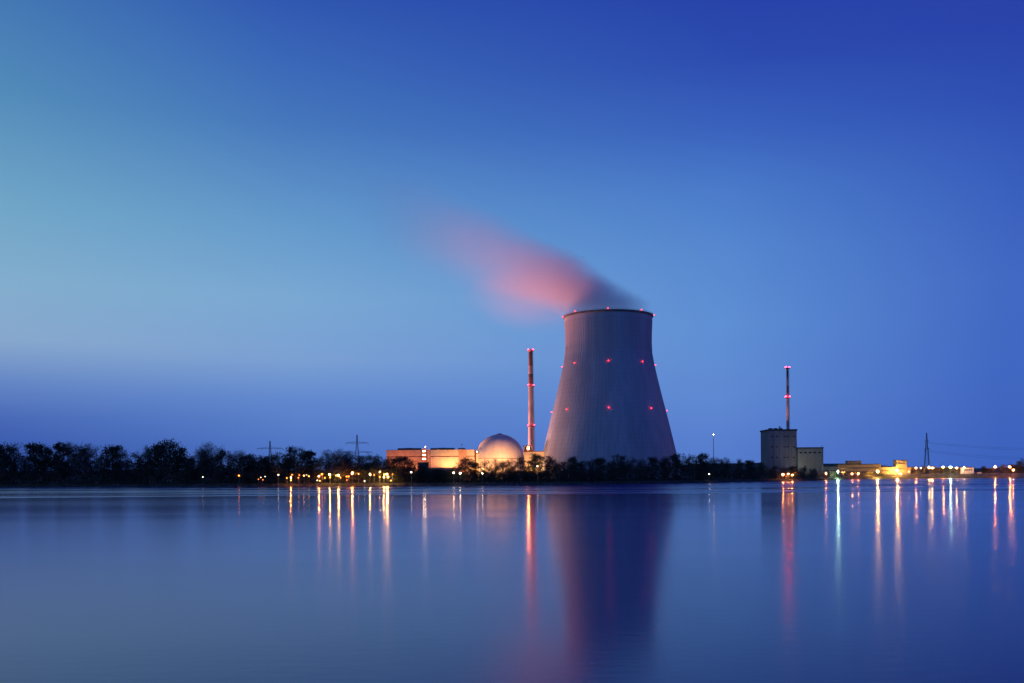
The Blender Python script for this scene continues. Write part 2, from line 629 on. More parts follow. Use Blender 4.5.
ZT = zz_(449.9)
ZJ = zz_(456.6)
hb = MB().box(xx_(386.3), xx_(475), .5, 60, GZ - .5, ZT - .4).build('wall', M['joint'], hall)


def facade(px0, px1, m, z0, z1, proud=0.0, step=None):
    x0, x1 = xx_(px0), xx_(px1)
    nb = max(1, round((x1 - x0) / (step or 7)))
    for i in range(nb):
        a, b_ = x0 + (x1 - x0) * i / nb, x0 + (x1 - x0) * (i + 1) / nb
        MB().box(a + .05, b_ - .05, -proud, .495, z0, z1).build('facade_panel', m, hall)


facade(386.3, 422.4, M['clad2'], ZJ + .5, ZT, 0, 9)
facade(386.3, 422.4, M['clad2'], GZ, ZJ - .3, 0, 9)
facade(426.4, 430.2, M['clad2'], GZ, ZT + .3, .8, 9)
facade(430.4, 458.8, M['clad'], ZJ + .5, ZT, 0, 9)
facade(430.4, 458.8, M['clad'], GZ, ZJ - .3, 0, 9)
facade(459.0, 465.8, M['clad2'], GZ, ZT + .3, .8, 9)
facade(466.0, 474.6, M['clad'], ZJ + .5, ZT, 0, 9)
facade(466.0, 474.6, M['clad'], GZ, ZJ - .3, 0, 9)
st = MB().box(xx_(422.6), xx_(426.2), -1.6, .49, GZ, ZT + 1.6).build('stair_tower', M['clad2'], hall)
lampb = MB().ball((0, 0, 0), .36, 8, 5).mesh('stair_lamp', M['e_pale'])
for i, y in enumerate((451.2, 455.0, 459.0)):
    MB().box(xx_(422.3), xx_(426.5), -2.8, -1.6, zz_(y + 1.3), zz_(y + 1.3) + .25).build('landing', M['dark'], hall)
    for q in (423.4, 425.2):
        link('stair_lamp', lampb, hall, (xx_(q), -2.0, zz_(y)))
link('stair_lamp', lampb, hall, (xx_(425.5), -.5, zz_(447.0)))
for (a, b_, h) in ((397, 403.5, 2.0), (404.2, 411, 2.2), (411.6, 420, 2.0), (430, 437, 1.9), (437.8, 446, 2.1), (446.6, 454, 1.9), (458, 464.4, 1.7)):
    v = MB().box(xx_(a), xx_(b_), 6, 14, ZT - .4, ZT + h).build('roof_vent', M['dark'], hall)
    g = MB()
    k = xx_(a) + .6
    while k < xx_(b_) - .5:
        g.box(k, k + .5, 5.8, 6, ZT + .3, ZT + h - .3)
        k += 1.1
    g.build('louvre', M['steel'], v)['kind'] = 'stuff'
MB().box(xx_(386.3), xx_(474.8), .55, 1.2, ZT - .4, ZT + .25).build('parapet', M['joint'], hall)

an = thing('annex_building', 'lower yellow lit annex between turbine hall and reactor dome', 'building', (0, HD - 2, 0))
AD = HD - 2
AT = zz_(453.6, 480, AD)
MB().box(xx_(475.6), xx_(486.4), .3, 30, GZ - .5, AT).build('wall', M['clad'], an)
MB().box(xx_(475.4), xx_(486.6), .1, 30.2, AT, AT + .8).build('roof', M['joint'], an)
MB().box(xx_(475.6), xx_(476.3), -.6, .3, GZ, AT + 3.5).build('corner_pier', M['joint'], an)
MB().box(xx_(485.6), xx_(486.4), -.3, .3, GZ, AT).build('corner_pier', M['clad2'], an)
link('wall_lamp', lampb, an, (xx_(477.2), -.9, AT + 1.8))

# low buildings in front
LD = 930
lb = thing('service_building', 'small dark flat roofed block in front of the orange turbine hall', 'building', (0, LD, 0))
MB().box(at(418, 465, LD)[0], at(428, 465, LD)[0], 0, 9, GZ - .5, at(423, 463, LD)[1]).build('wall', M['dark'], lb)
MB().box(at(417.6, 465, LD)[0], at(428.3, 465, LD)[0], -.4, 9.4, at(423, 463, LD)[1], at(423, 462.3, LD)[1]).build('roof', M['dark'], lb)
lb = thing('low_shed', 'low red roofed shed along the foot of the turbine hall', 'building', (0, LD + 4, 0))
z1 = at(440, 468.2, LD)[1]
MB().box(at(428.6, 465, LD)[0], at(455, 465, LD)[0], 0, 6, GZ - .5, z1).build('wall', M['clad2'], lb)
MB().box(at(428.4, 465, LD)[0], at(455.3, 465, LD)[0], -.4, 6.3, z1, z1 + .5).build('roof', M['joint'], lb)

# lit building at the chimney foot
BD = 990
cb = thing('chimney_building', 'yellow lit low building at the foot of the tall chimney', 'building', (0, BD, 0))
z1 = at(534, 451.8, BD)[1]
MB().box(at(523.5, 455, BD)[0], at(546, 455, BD)[0], 0, 10, GZ - .5, z1).build('wall', M['clad'], cb)
MB().box(at(523.2, 455, BD)[0], at(546.3, 455, BD)[0], -.4, 10.4, z1, z1 + .6).build('roof', M['joint'], cb)
MB().box(at(523.6, 448, BD)[0], at(532.8, 448, BD)[0], 1, 9, z1 + .6, at(528, 445.4, BD)[1]).build('rooftop_block', M['clad2'], cb)
for q in (525.2, 527.6, 530):
    MB().box(at(q, 448, BD)[0], at(q + 1.3, 448, BD)[0], .9, 1, at(q, 449.4, BD)[1], at(q, 447.2, BD)[1]).build('window', M['e_amber'] if q == 527.6 else M['black'], cb)

# ------------------------------------------------------------------ old reactor on the right
OD = 920
ob = thing('old_reactor_building', 'tall grey block of the old reactor under the thin chimney', 'reactor', (0, OD, 0))
z1 = at(782, 430.6, OD)[1]
xa, xb = at(768, 450, OD)[0], at(797, 450, OD)[0]
nb = 5
for i in range(nb):
    a, b_ = xa + (xb - xa) * i / nb, xa + (xb - xa) * (i + 1) / nb
    for j in range(3):
        za, zb = GZ + (z1 - GZ) * j / 3, GZ + (z1 - GZ) * (j + 1) / 3
        MB().box(a + .14, b_ - .14, 0, .6, za + .14, zb - .14).build('facade_panel', M['oldgrey'], ob)
MB().box(xa + .3, xb - .3, .55, 28, GZ - .5, z1 - .2).build('wall', M['oldgrey'], ob)
MB().box(xa - .4, xb + .4, -.4, 28.4, z1 - .2, z1 + 1.3).build('roof', M['dark'], ob)
for q in (771, 776, 781):
    MB().box(at(q, 430, OD)[0], at(q + 3, 430, OD)[0], 5, 10, z1 + 1.3, z1 + 2.6).build('roof_vent', M['dark'], ob)
for q in (773.5, 789):
    MB().tube([(at(q, 450, OD)[0], -.35, GZ), (at(q, 450, OD)[0], -.35, z1 - 3)], [.35, .35], 8).build('downpipe', M['steel'], ob)
for q, w_, h_ in ((770, 5, 6), (778, 4, 4.5), (792, 3, 3)):
    xq = at(q, 450, OD)[0]
    MB().box(xq, xq + w_, -.12, -.01, GZ, GZ + h_).build('door', M['dark'], ob)
for j in range(3):
    for q in (771, 776, 783.5, 786.5, 793):
        xq, zq = at(q, 437 + j * 10.5, OD)
        MB().box(xq, xq + 1.9, -.1, -.01, zq, zq + 1.1).build('vent_grille', M['dark'], ob)
c2_ = chimney(OD + 18, 787.4, 367.4, 429.4, 2.0, 2.8, (368, 397.4), 'thin distant chimney with two red lamp rings above the old reactor block', M['chim'], 4, ((370, 378), (386, 395)))
OB = 915
ot = thing('old_turbine_hall', 'dim greenish box shaped hall right of the old reactor', 'industrial hall', (0, OB, 0))
z1 = at(810, 447.8, OB)[1]
xa, xb = at(797.6, 455, OB)[0], at(823.4, 455, OB)[0]
for i in range(6):
    a, b_ = xa + (xb - xa) * i / 6, xa + (xb - xa) * (i + 1) / 6
    MB().box(a + .06, b_ - .06, 0, .6, GZ, z1 - .8).build('facade_panel', M['oldclad'], ot)
MB().box(xa + .2, xb - .2, .55, 30, GZ - .5, z1 - .5).build('wall', M['oldclad'], ot)
for i in range(5):
    xq = xa + 1.6 + i * 4.3
    MB().box(xq, xq + 2.6, -.08, -.004, z1 - 5, z1 - 3.8).build('window', M['black'], ot)
MB().box(xa + 3, xa + 7, -.1, -.004, GZ, GZ + 5).build('door', M['dark'], ot)
MB().tube([(xb - 1.4, -.35, GZ), (xb - 1.4, -.35, z1 + 2)], [.3, .3], 8).build('vent_pipe', M['steel'], ot)
MB().box(xa - .3, xb + .3, -.3, 30.3, z1 - .5, z1 + .5).build('roof', M['dark'], ot)

# long low works along the right bank
PD = 1085


def block(name, label, cat, px0, px1, ytop, D, m, depth=14, rows=(), win=2.6, roofh=.7, z0=1.2):
    o = thing(name, label, cat, (0, D, 0))
    pm = (px0 + px1) / 2
    x0, x1 = at(px0, 470, D)[0], at(px1, 470, D)[0]
    zt = at(pm, ytop, D)[1]
    MB().box(x0, x1, 0, depth, z0, zt).build('wall', m, o)
    MB().box(x0 - .4, x1 + .4, -.4, depth + .4, zt, zt + roofh).build('roof', M['dark'], o)
    frame = MB().box(0, win * .62, -.08, .0, -.1, 1.5).mesh('window_frame', M['steel'])
    pane = MB().box(.1, win * .62 - .1, -.1, -.04, 0, 1.4).mesh('pane', M['black'])
    for y in rows:
        z = at(pm, y, D)[1]
        nwin = int((x1 - x0 - 1.2) / win)
        for i in range(nwin):
            w_ = link('window', frame, o, (x0 + .8 + i * win, 0, z))
            link('pane', pane, w_)
    return o


block('power_house', 'long pale yellow low building on the right bank with window rows', 'building', 838, 881, 464.6, PD, M['ochre'], rows=(468.5, 472.6))
block('rooftop_house', 'small raised block standing on the long yellow building', 'building', 848, 861.5, 461.4, PD + 3, M['ochre'], 8)
block('lower_works', 'low dark greenish building between old turbine hall and long yellow building', 'building', 822, 838, 466.6, 985, M['oldclad'], rows=(471.3,))
block('gate_house', 'small tall lit block with dark flat roof beside the weir', 'building', 896.5, 907, 460.6, PD, M['ochre'], 9, rows=(464, 469.5), win=2.2)
block('weir_cabin', 'lit low hut beside the gate block at the left end of the weir', 'building', 907.6, 911, 467.5, PD, M['ochre'], 8)
block('lock_house', 'small pale lit house at the right end of the weir', 'building', 963.4, 974, 467.6, PD, M['white'], 8, rows=(470.5,), win=2.4)
block('connecting_hall', 'flat lit hall joining the long yellow building and the gate block', 'building', 881.5, 896, 467.4, PD + 1, M['ochre'], 10, rows=(471.3,))

# embankment wall and weir along the right
WD = 1078
wl = thing('weir', 'long lit concrete weir wall with piers crossing the right end of the lake', 'weir', (0, WD, 0))
x0, x1 = at(835, 476, WD)[0], at(1130, 476, WD)[0]
zt = 4.6
MB().box(x0, x1, 0, 3, -2, zt - .6).build('wall', M['conc'], wl)
MB().box(x0 - .3, x1 + .3, -.12, 3.4, zt - .6, zt).build('deck', M['conc'], wl)
pm_ = MB().box(-.7, .7, -.55, -.003, -2, zt - .8).mesh('pier', M['conc'])
k = x0 + 4
while k < x1:
    link('pier', pm_, wl, (k, 0, 0))
    k += 9.2
g = MB()
k = x0
while k < x1:
    g.tube([(k, .05, zt), (k, .05, zt + 1.1)], [.05, .05], 4)
    k += 2.3
g.tube([(x0, .05, zt + 1.1), (x1, .05, zt + 1.1)], [.06, .06], 4)
g.build('railing', M['steel'], wl)

# small white van on the weir road
vx, _ = at(980, 474, WD + 8)
van = thing('parked_van', 'small white van parked on the weir road right of the lock house', 'van', (vx, WD + 8, 3.2))
MB().box(-2.6, 2.0, -1, 1, .5, 2.5).build('body', M['white'], van)
MB().box(2.0, 3.0, -.95, .95, .5, 1.5).build('bonnet', M['white'], van)
MB().box(.9, 1.8, -1.02, -1.0, 1.5, 2.2).build('window', M['black'], van)
for q in (-1.7, 1.9):
    MB().tube([(q, -1.05, .4), (q, -.75, .4)], [.42, .42], 12).build('wheel', M['dark'], van)
    MB().tube([(q, .75, .4), (q, 1.05, .4)], [.42, .42], 12).build('wheel', M['dark'], van)
road = MB().box(at(835, 476, WD)[0], at(1130, 476, WD)[0], WD + 3.4, WD + 14, 1.0, 3.2).build('weir_road', M['conc'])
tag(road, 'raised road behind the weir wall', None, None, 'structure')

# ------------------------------------------------------------------ pylons and wires


def pylon(px, ytop, arms, D, label, edge=False, base=7.0):
    x, zt = at(px, ytop, D)
    o = thing('power_pylon', label, 'pylon', (x, D, GZ), 'lattice power pylons')
    H = zt - GZ
    rot = R(78) if edge else R(8)
    o.rotation_euler = (0, 0, rot)
    hw = lambda z: max(.35, base / 2 * (1 - z / H) + .35 * (z / H)) if z < H * .62 else max(.22, (base / 2 * .38 + .133) * (1 - (z - H * .62) / (H * .38)) * .75 + .25)
    g = MB()
    lv = [0]
    while lv[-1] < H - 1:
        lv.append(min(H, lv[-1] + max(1.8, hw(lv[-1]) * 1.6)))
    for sx_ in (-1, 1):
        for sy_ in (-1, 1):
            leg = MB().tube([(sx_ * hw(z), sy_ * hw(z), z) for z in lv], [.36] * len(lv), 4)
            leg.build('leg', M['steel'], o)
    for a, b_ in zip(lv, lv[1:]):
        for s in (-1, 1):
            for (u0, u1) in ((-1, 1), (1, -1)):
                g.tube([(u0 * hw(a), s * hw(a), a), (u1 * hw(b_), s * hw(b_), b_)], [.1, .1], 3)
                g.tube([(s * hw(a), u0 * hw(a), a), (s * hw(b_), u1 * hw(b_), b_)], [.1, .1], 3)
    g.build('bracing', M['steel'], o)
    tips = []
    for (y, half) in arms:
        z = at(px, y, D)[1] - GZ
        hl = half * D / F
        g = MB()
        for s in (-1, 1):
            for q in (-1, 1):
                g.tube([(s * hw(z), q * hw(z), z), (s * hl, 0, z + .2)], [.32, .24], 4)
            g.tube([(s * hw(z + 2), 0, z + 1.9), (s * hl, 0, z + .3)], [.26, .2], 4)
            for f in (.3, .55, .8):
                g.tube([(s * hl * f, 0, z), (s * hl * (f + .1), 0, z + 1.9 * (1 - f))], [.08, .08], 3)
        arm = g.build('cross_arm', M['steel'], o)
        for f in ((-1, -.6, .6, 1) if half > 11 else (-1, 1)):
            MB().tube([(hl * f, 0, z), (hl * f, 0, z - 2.4)], [.14, .14], 5).build('insulator', M['dark'], arm)
            c, s_ = math.cos(rot), math.sin(rot)
            tips.append((x + hl * f * c, D + hl * f * s_, GZ + z - 2.4))
    tips.append((x, D, GZ + H))
    return o, tips


pylon(270, 440.8, ((448.6, 12.6),), 1250, 'fainter lattice pylon with one wide cross arm above the left treeline')
pylon(357, 434.8, ((443.2, 11.0), (452.4, 15.0)), 1150, 'lattice pylon with two cross arms left of the turbine hall')
p3, tips = pylon(926.6, 432.5, ((441, 9.0), (449, 13.0)), 1500, 'narrow lattice pylon seen edge on above the right bank', True, 8)
for i, (px_, py_) in enumerate(((1100, 447), (1100, 449), (1100, 458), (1100, 461))):
    a = Vector(tips[(0, 1, 2, 5)[i] % len(tips)])
    D2 = 1440
    x2, z2 = at(px_, py_, D2)
    b_ = Vector((x2, D2 + (i % 2) * 14, z2))
    pts = []
    for k in range(13):
        f = k / 12
        q = a.lerp(b_, f)
        q.z -= 10 * 4 * f * (1 - f) * .5
        pts.append(q)
    o = MB().tube(pts, [.11] * 13, 4).build('power_line', M['dark'])
    tag(o, ('topmost', 'second highest', 'third highest', 'lowest')[i] + ' thin dark power line running right from the edge on pylon', 'power line', 'wires of the right pylon')

# pale slim mast
mx, mz = at(713.4, 434, 860)
ms = thing('light_mast', 'slim pale mast standing above the trees right of the cooling tower', 'mast', (mx, 860, GZ))
MB().tube([(0, 0, 0), (0, 0, (mz - GZ) * .5), (0, 0, mz - GZ)], [.45, .35, .22], 8).build('pole', M['white'], ms)
MB().box(-.9, .9, -.4, .4, mz - GZ, mz - GZ + .5).build('lamp_bar', M['steel'], ms)
MB().ball((0, -.3, mz - GZ - .4), .35, 8, 5).build('bulb', M['e_pale'], ms)

# ------------------------------------------------------------------ trees


def make_tree(seed, H, Wd, kind, dens=1.0, low=.14):
    """returns (trunk mesh, branches mesh, crown mesh); 1 unit = 1 m at height H"""
    r = random.Random(seed)
    tr, br, cr = MB(), MB(), MB()
    bend = [(0, 0, 0)]
    for i in range(1, 6):
        bend.append((bend[-1][0] + r.uniform(-.25, .25), bend[-1][1] + r.uniform(-.25, .25), H * .16 * i))
    tr.tube(bend, [H * .017 * (1 - .16 * i) for i in range(6)], 7)

    def trunk_at(z):
        f = min(4.999, z / (H * .16))
        i = int(f)
        return Vector(bend[i]).lerp(Vector(bend[i + 1]), f - i)
    tips = []
    lobes = []
    nl = 30 if kind != 'slim' else 24
    cz, hz = H * (low + 1) / 2, H * (1 - low) / 2
    for i in range(nl):
        z0 = H * r.uniform(max(.1, low - .02), .74)
        a = r.uniform(0, 6.283)
        fz = r.uniform(low, .97) if i % 2 else r.uniform(max(z0 / H + .06, low), .97)
        z0 = min(z0, H * max(.06, fz - .06))
        zz = H * fz
        e = math.sqrt(max(.05, 1 - ((zz - cz) / hz) ** 2))
        rad = Wd / 2 * (e ** .8) * r.uniform(.45, 1.0)
        p0 = trunk_at(z0)
        p2 = Vector((math.cos(a) * rad, math.sin(a) * rad, zz))
        p1 = p0.lerp(p2, .5) + Vector((math.cos(a), math.sin(a), -.3)) * rad * .18
        br.tube([p0, p1, p2], [H * .006, H * .004, H * .0018], 5, False)
        lobes.append(p2)
        for k in range(5):
            q0 = p0.lerp(p2, r.uniform(.4, .95))
            q1 = q0 + Vector((r.gauss(0, 1), r.gauss(0, 1), r.uniform(.0, 1.3))) * (Wd * .12)
            br.tube([q0, q1], [H * .0026, H * .001], 3, False)
            tips.append(q1)
    lobes.append(Vector((r.uniform(-.3, .3), r.uniform(-.3, .3), H * .97)))
    tips += lobes * 2
    if kind in ('bare', 'thin'):
        for p in tips:
            for k in range(10):
                d = Vector((r.gauss(0, 1), r.gauss(0, 1), r.uniform(-.2, 1.6))).normalized() * r.uniform(.7, 2.0) * H / 20
                q = p + Vector((r.gauss(0, .6), r.gauss(0, .6), r.gauss(0, .6)))
                cr.tube([q, q + d], [.045 * H / 20, .02], 3, False)
            if kind == 'thin':
                for k in range(5):
                    cr.leaf(r, p + Vector((r.gauss(0, .8), r.gauss(0, .8), r.gauss(0, .8))), .2 * H / 20)
    else:
        for p in tips:
            s = r.uniform(.6, 1.25) * Wd / 11
            for k in range(int(r.uniform(9, 20) * dens)):
                cr.leaf(r, p + Vector((r.gauss(0, s * .75), r.gauss(0, s * .75), r.gauss(0, s * .6))), r.uniform(.22, .55) * H / 20)
    return tr, br, cr


KINDS = {}
for key, H, Wd, kind, dens, low, mt, looks in (
        ('round', 20, 13, 'leafy', 1.3, .12, 'leafA', 'dense round topped'), ('broad', 20, 17, 'leafy', 1.3, .1, 'leafA', 'broad dense'),
        ('tall', 20, 9, 'slim', 1.3, .1, 'leafA', 'tall narrow'), ('loose', 20, 13, 'leafy', .6, .16, 'leafB', 'loose airy'),
        ('bare', 20, 12, 'bare', 1, .2, 'leafC', 'bare twiggy'), ('thin', 20, 11, 'thin', 1, .18, 'leafB', 'thin budding'), ('pale', 20, 15, 'leafy', 1.2, .1, 'leafD', 'lamplight tinted')):
    vs = []
    for s in range(3):
        a, b_, c = make_tree(hash((s, len(KINDS))) % 9999 + 17 * s + 5 * len(KINDS), H, Wd, kind, dens, low)
        vs.append((a.mesh('trunk', M['bark'], True), b_.mesh('branches', M['bark']), c.mesh('crown', M[mt])))
    KINDS[key] = (vs, looks)

TREES = [  # px, top row, kind, width factor, extra distance
    (4, 445.5, 'round', .9, 8), (14, 446.5, 'loose', .8, 14), (24, 456, 'thin', .9, 20), (35, 445, 'round', 1.05, 8), (47, 449, 'round', .9, 12),
    (59, 442.8, 'tall', 1.0, 8), (69, 444.5, 'thin', 1.1, 16), (79, 446, 'loose', .8, 8), (90, 444.8, 'bare', .9, 12), (101, 452.5, 'loose', .9, 8),
    (112, 447, 'round', .95, 10), (121, 446.5, 'bare', .8, 16), (130, 461, 'loose', 1.0, 24), (139, 452.5, 'loose', 1.0, 8), (148, 448.2, 'thin', .85, 12),
    (158, 446, 'round', .85, 18), (169, 441.8, 'broad', .85, 8), (181, 449.5, 'round', 1.0, 12), (192, 457, 'thin', 1.0, 16), (201, 449, 'bare', .9, 10),
    (209, 443.8, 'thin', 1.25, 14), (219, 449.5, 'loose', .8, 8), (229, 452, 'bare', .9, 12), (240, 451, 'thin', 1.0, 8), (250, 455.5, 'round', 1.1, 14),
    (260, 456.5, 'broad', .9, 8), (269, 457, 'round', 1.0, 18), (278, 453, 'loose', 1.0, 8), (290, 448.3, 'round', .8, 12), (299, 448, 'loose', .75, 8),
    (310, 451, 'tall', 1.2, 14), (320, 458.5, 'thin', 1.0, 8), (330, 450.8, 'bare', .95, 12), (340, 450, 'thin', 1.1, 8), (349, 452, 'bare', 1.0, 14),
    (361, 457, 'round', 1.0, 8), (370, 456, 'broad', .8, 14), (379, 456.5, 'loose', 1.0, 8), (390, 459, 'broad', .9, 12), (401, 457.6, 'round', 1.1, 8),
    (411, 459.5, 'loose', 1.0, 14), (421, 466.5, 'round', 1.1, 10), (430, 469.5, 'broad', 1.1, 8), (439, 470, 'round', 1.3, 12), (448, 469.6, 'broad', 1.1, 8), (457, 466, 'loose', .9, 12),
    (466, 459, 'broad', 1.0, 8), (474.5, 463.5, 'round', .9, 14), (485, 460.5, 'loose', .9, 10), (495, 459.8, 'thin', 1.2, 14), (503, 461.5, 'bare', 1.1, 8),
    (511, 459, 'thin', 1.1, 12), (519.5, 457, 'loose', .9, 8), (527, 466, 'loose', 1.0, 14), (535, 455, 'round', 1.0, 8), (546.5, 456, 'loose', 1.1, 12),
    (556, 463.5, 'thin', 1.2, 8), (564, 463, 'loose', 1.0, 14), (573.5, 459.3, 'round', .9, 10), (584, 462.5, 'loose', 1.0, 8), (592.5, 461, 'bare', 1.1, 14), (601, 460.3, 'round', .9, 8),
    (611, 463, 'loose', 1.0, 12), (619, 457, 'broad', .9, 8), (631, 460, 'loose', 1.0, 10), (642, 461, 'thin', 1.1, 14), (653, 459.5, 'round', .9, 8), (665, 459, 'broad', .8, 12),
    (677, 456, 'round', .9, 8), (689, 456.5, 'loose', 1.0, 12), (702, 456, 'round', 1.0, 8), (714, 459, 'thin', 1.1, 14), (725, 459.5, 'thin', 1.0, 8), (738, 461, 'loose', 1.0, 12),
    (750, 462.5, 'round', 1.0, 8), (762, 464.5, 'thin', 1.1, 10), (773, 466.5, 'loose', 1.1, 8), (783, 467.5, 'thin', 1.2, 14), (793, 467, 'round', 1.1, 10), (803, 468, 'loose', 1.2, 12), (813, 468.8, 'thin', 1.2, 8),
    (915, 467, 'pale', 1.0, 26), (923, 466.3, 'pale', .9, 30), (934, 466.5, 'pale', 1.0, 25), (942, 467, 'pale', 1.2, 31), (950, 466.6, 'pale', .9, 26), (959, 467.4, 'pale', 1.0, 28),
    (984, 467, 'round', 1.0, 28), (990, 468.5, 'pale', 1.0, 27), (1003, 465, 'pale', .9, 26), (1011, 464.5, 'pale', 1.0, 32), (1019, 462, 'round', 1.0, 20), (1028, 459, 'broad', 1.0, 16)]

LAND = [(-99, 'left photo edge'), (126, 'gap in the left treeline'), (205, 'round twiggy tree'), (270, 'fainter one armed pylon'),
        (357, 'two armed pylon'), (387, 'turbine hall left end'), (424.4, 'lit stair tower'), (459, 'dark pilaster of the turbine hall'), (500, 'reactor dome'), (530.6, 'tall chimney'),
        (609.3, 'middle of the cooling tower'), (676, 'right foot of the cooling tower'), (713.4, 'slim pale mast'), (768, 'old reactor block'), (787.4, 'thin chimney'),
        (823, 'old turbine hall'), (861, 'raised rooftop block'), (896, 'gate block'), (926.6, 'edge on pylon'), (963, 'lock house'), (980, 'white van')]
ORD = ['first', 'second', 'third', 'fourth', 'fifth', 'sixth', 'seventh', 'eighth', 'ninth', 'tenth', 'eleventh', 'twelfth', 'thirteenth', 'fourteenth']
counter = {}


def where(fam, px):
    nm = [n_ for q, n_ in LAND if q <= px][-1]
    k = counter.get((fam, nm), 0)
    counter[(fam, nm)] = k + 1
    return ORD[k], nm


for i, (px, top, key, wf, ex) in enumerate(sorted(TREES)):
    D = shore(px) + ex
    x, zt = at(px, top - (1.8 if 550 < px < 770 else .6), D)
    zb = 1.4 if px < 905 else 1.9
    h = (zt - zb) / 20
    vs, looks = KINDS[key]
    ms_ = vs[(i * 7 + int(px)) % 3]
    o_, nm = where('tree', px)
    lab = f'{looks} tree, {o_} right of the {nm}'
    if 999 < px < 1015:
        lab = ('left' if px < 1007 else 'right') + ' one of two lamp lit yellowish trees right of the white van'
    t_ = thing('tree', lab, 'tree', (x, D, zb), 'trees along the far bank')
    t_.rotation_euler = (0, 0, (i * 2.399) % 6.283)
    t_.scale = (h * wf * (1 if h > .6 else 1.25), h * wf * (1 if h > .6 else 1.25), h)
    for nm_, me in zip(('trunk', 'branches', 'crown'), ms_):
        link(nm_, me, t_)


def thicket(name, label, px0, px1, D_off, hmin, hmax, n, size, m, cap=None, deep=10, land=None):
    r = random.Random(px0 * 7 + n)
    g = MB()
    c = []
    q = px0
    while q < px1:
        near_t = min(TREES, key=lambda t_: abs(t_[0] - q))
        hs = at(near_t[0], near_t[1], shore(q) + D_off)[1]
        c.append((q, r.uniform(hmin, hmax) if hmax > 1.5 else hs * r.uniform(hmin, hmax)))
        q += r.uniform(2.5, 6)
    for i in range(n):
        q, h = c[r.randrange(len(c))]
        q += r.gauss(0, 2.4)
        lim = h
        if cap:
            for (a, b_, hh) in cap:
                if a <= q <= b_:
                    lim = min(lim, hh)
        D = (land(q) if land else shore(q)) + D_off + r.uniform(-deep / 2, deep / 2)
        z = 1.2 + lim * (r.random() ** .8) * r.uniform(.75, 1.05)
        g.leaf(r, (wx(q, D), D, z), size * r.uniform(.7, 1.4))
    o = g.build(name, m)
    return tag(o, label, 'undergrowth', None, 'stuff')


CAP = [(426, 461, 6.6), (476, 505, 7), (505, 531, 7.5)]
thicket('undergrowth', 'dark shrubs and saplings filling the foot of the far bank trees', -12, 818, 12, 2.5, 7.5, 26000, .42, M['leafA'], CAP)
thicket('woodland', 'dark mass of trees behind the front row on the left bank', -14, 424, 45, .56, .86, 46000, .6, M['leafA'], [(122, 135, 10), (314, 322, 12), (382, 424, 11)], 26)
thicket('thicket', 'dark low wood in front of the dome and cooling tower', 424, 775, 40, .58, .85, 24000, .55, M['leafA'], CAP + [(424, 545, 7.5)], 24)
thicket('hedge', 'low dark scrub behind the right bank and weir', 800, 1032, 36, 4, 8, 9000, .5, M['leafD'], None, 14)  # scrub shares the leaf colour lightened for lamp glow

# ------------------------------------------------------------------ lamps
head = MB().box(-.45, .45, -.75, .25, .25, .5).mesh('lamp_head', M['dark'])
BULB = {}


def bulb(col, r):
    k = (col, round(r, 2))
    if k not in BULB:
        BULB[k] = MB().ball((0, -.3, 0), r, 8, 6).mesh('bulb', M['e_' + col])
    return BULB[k]


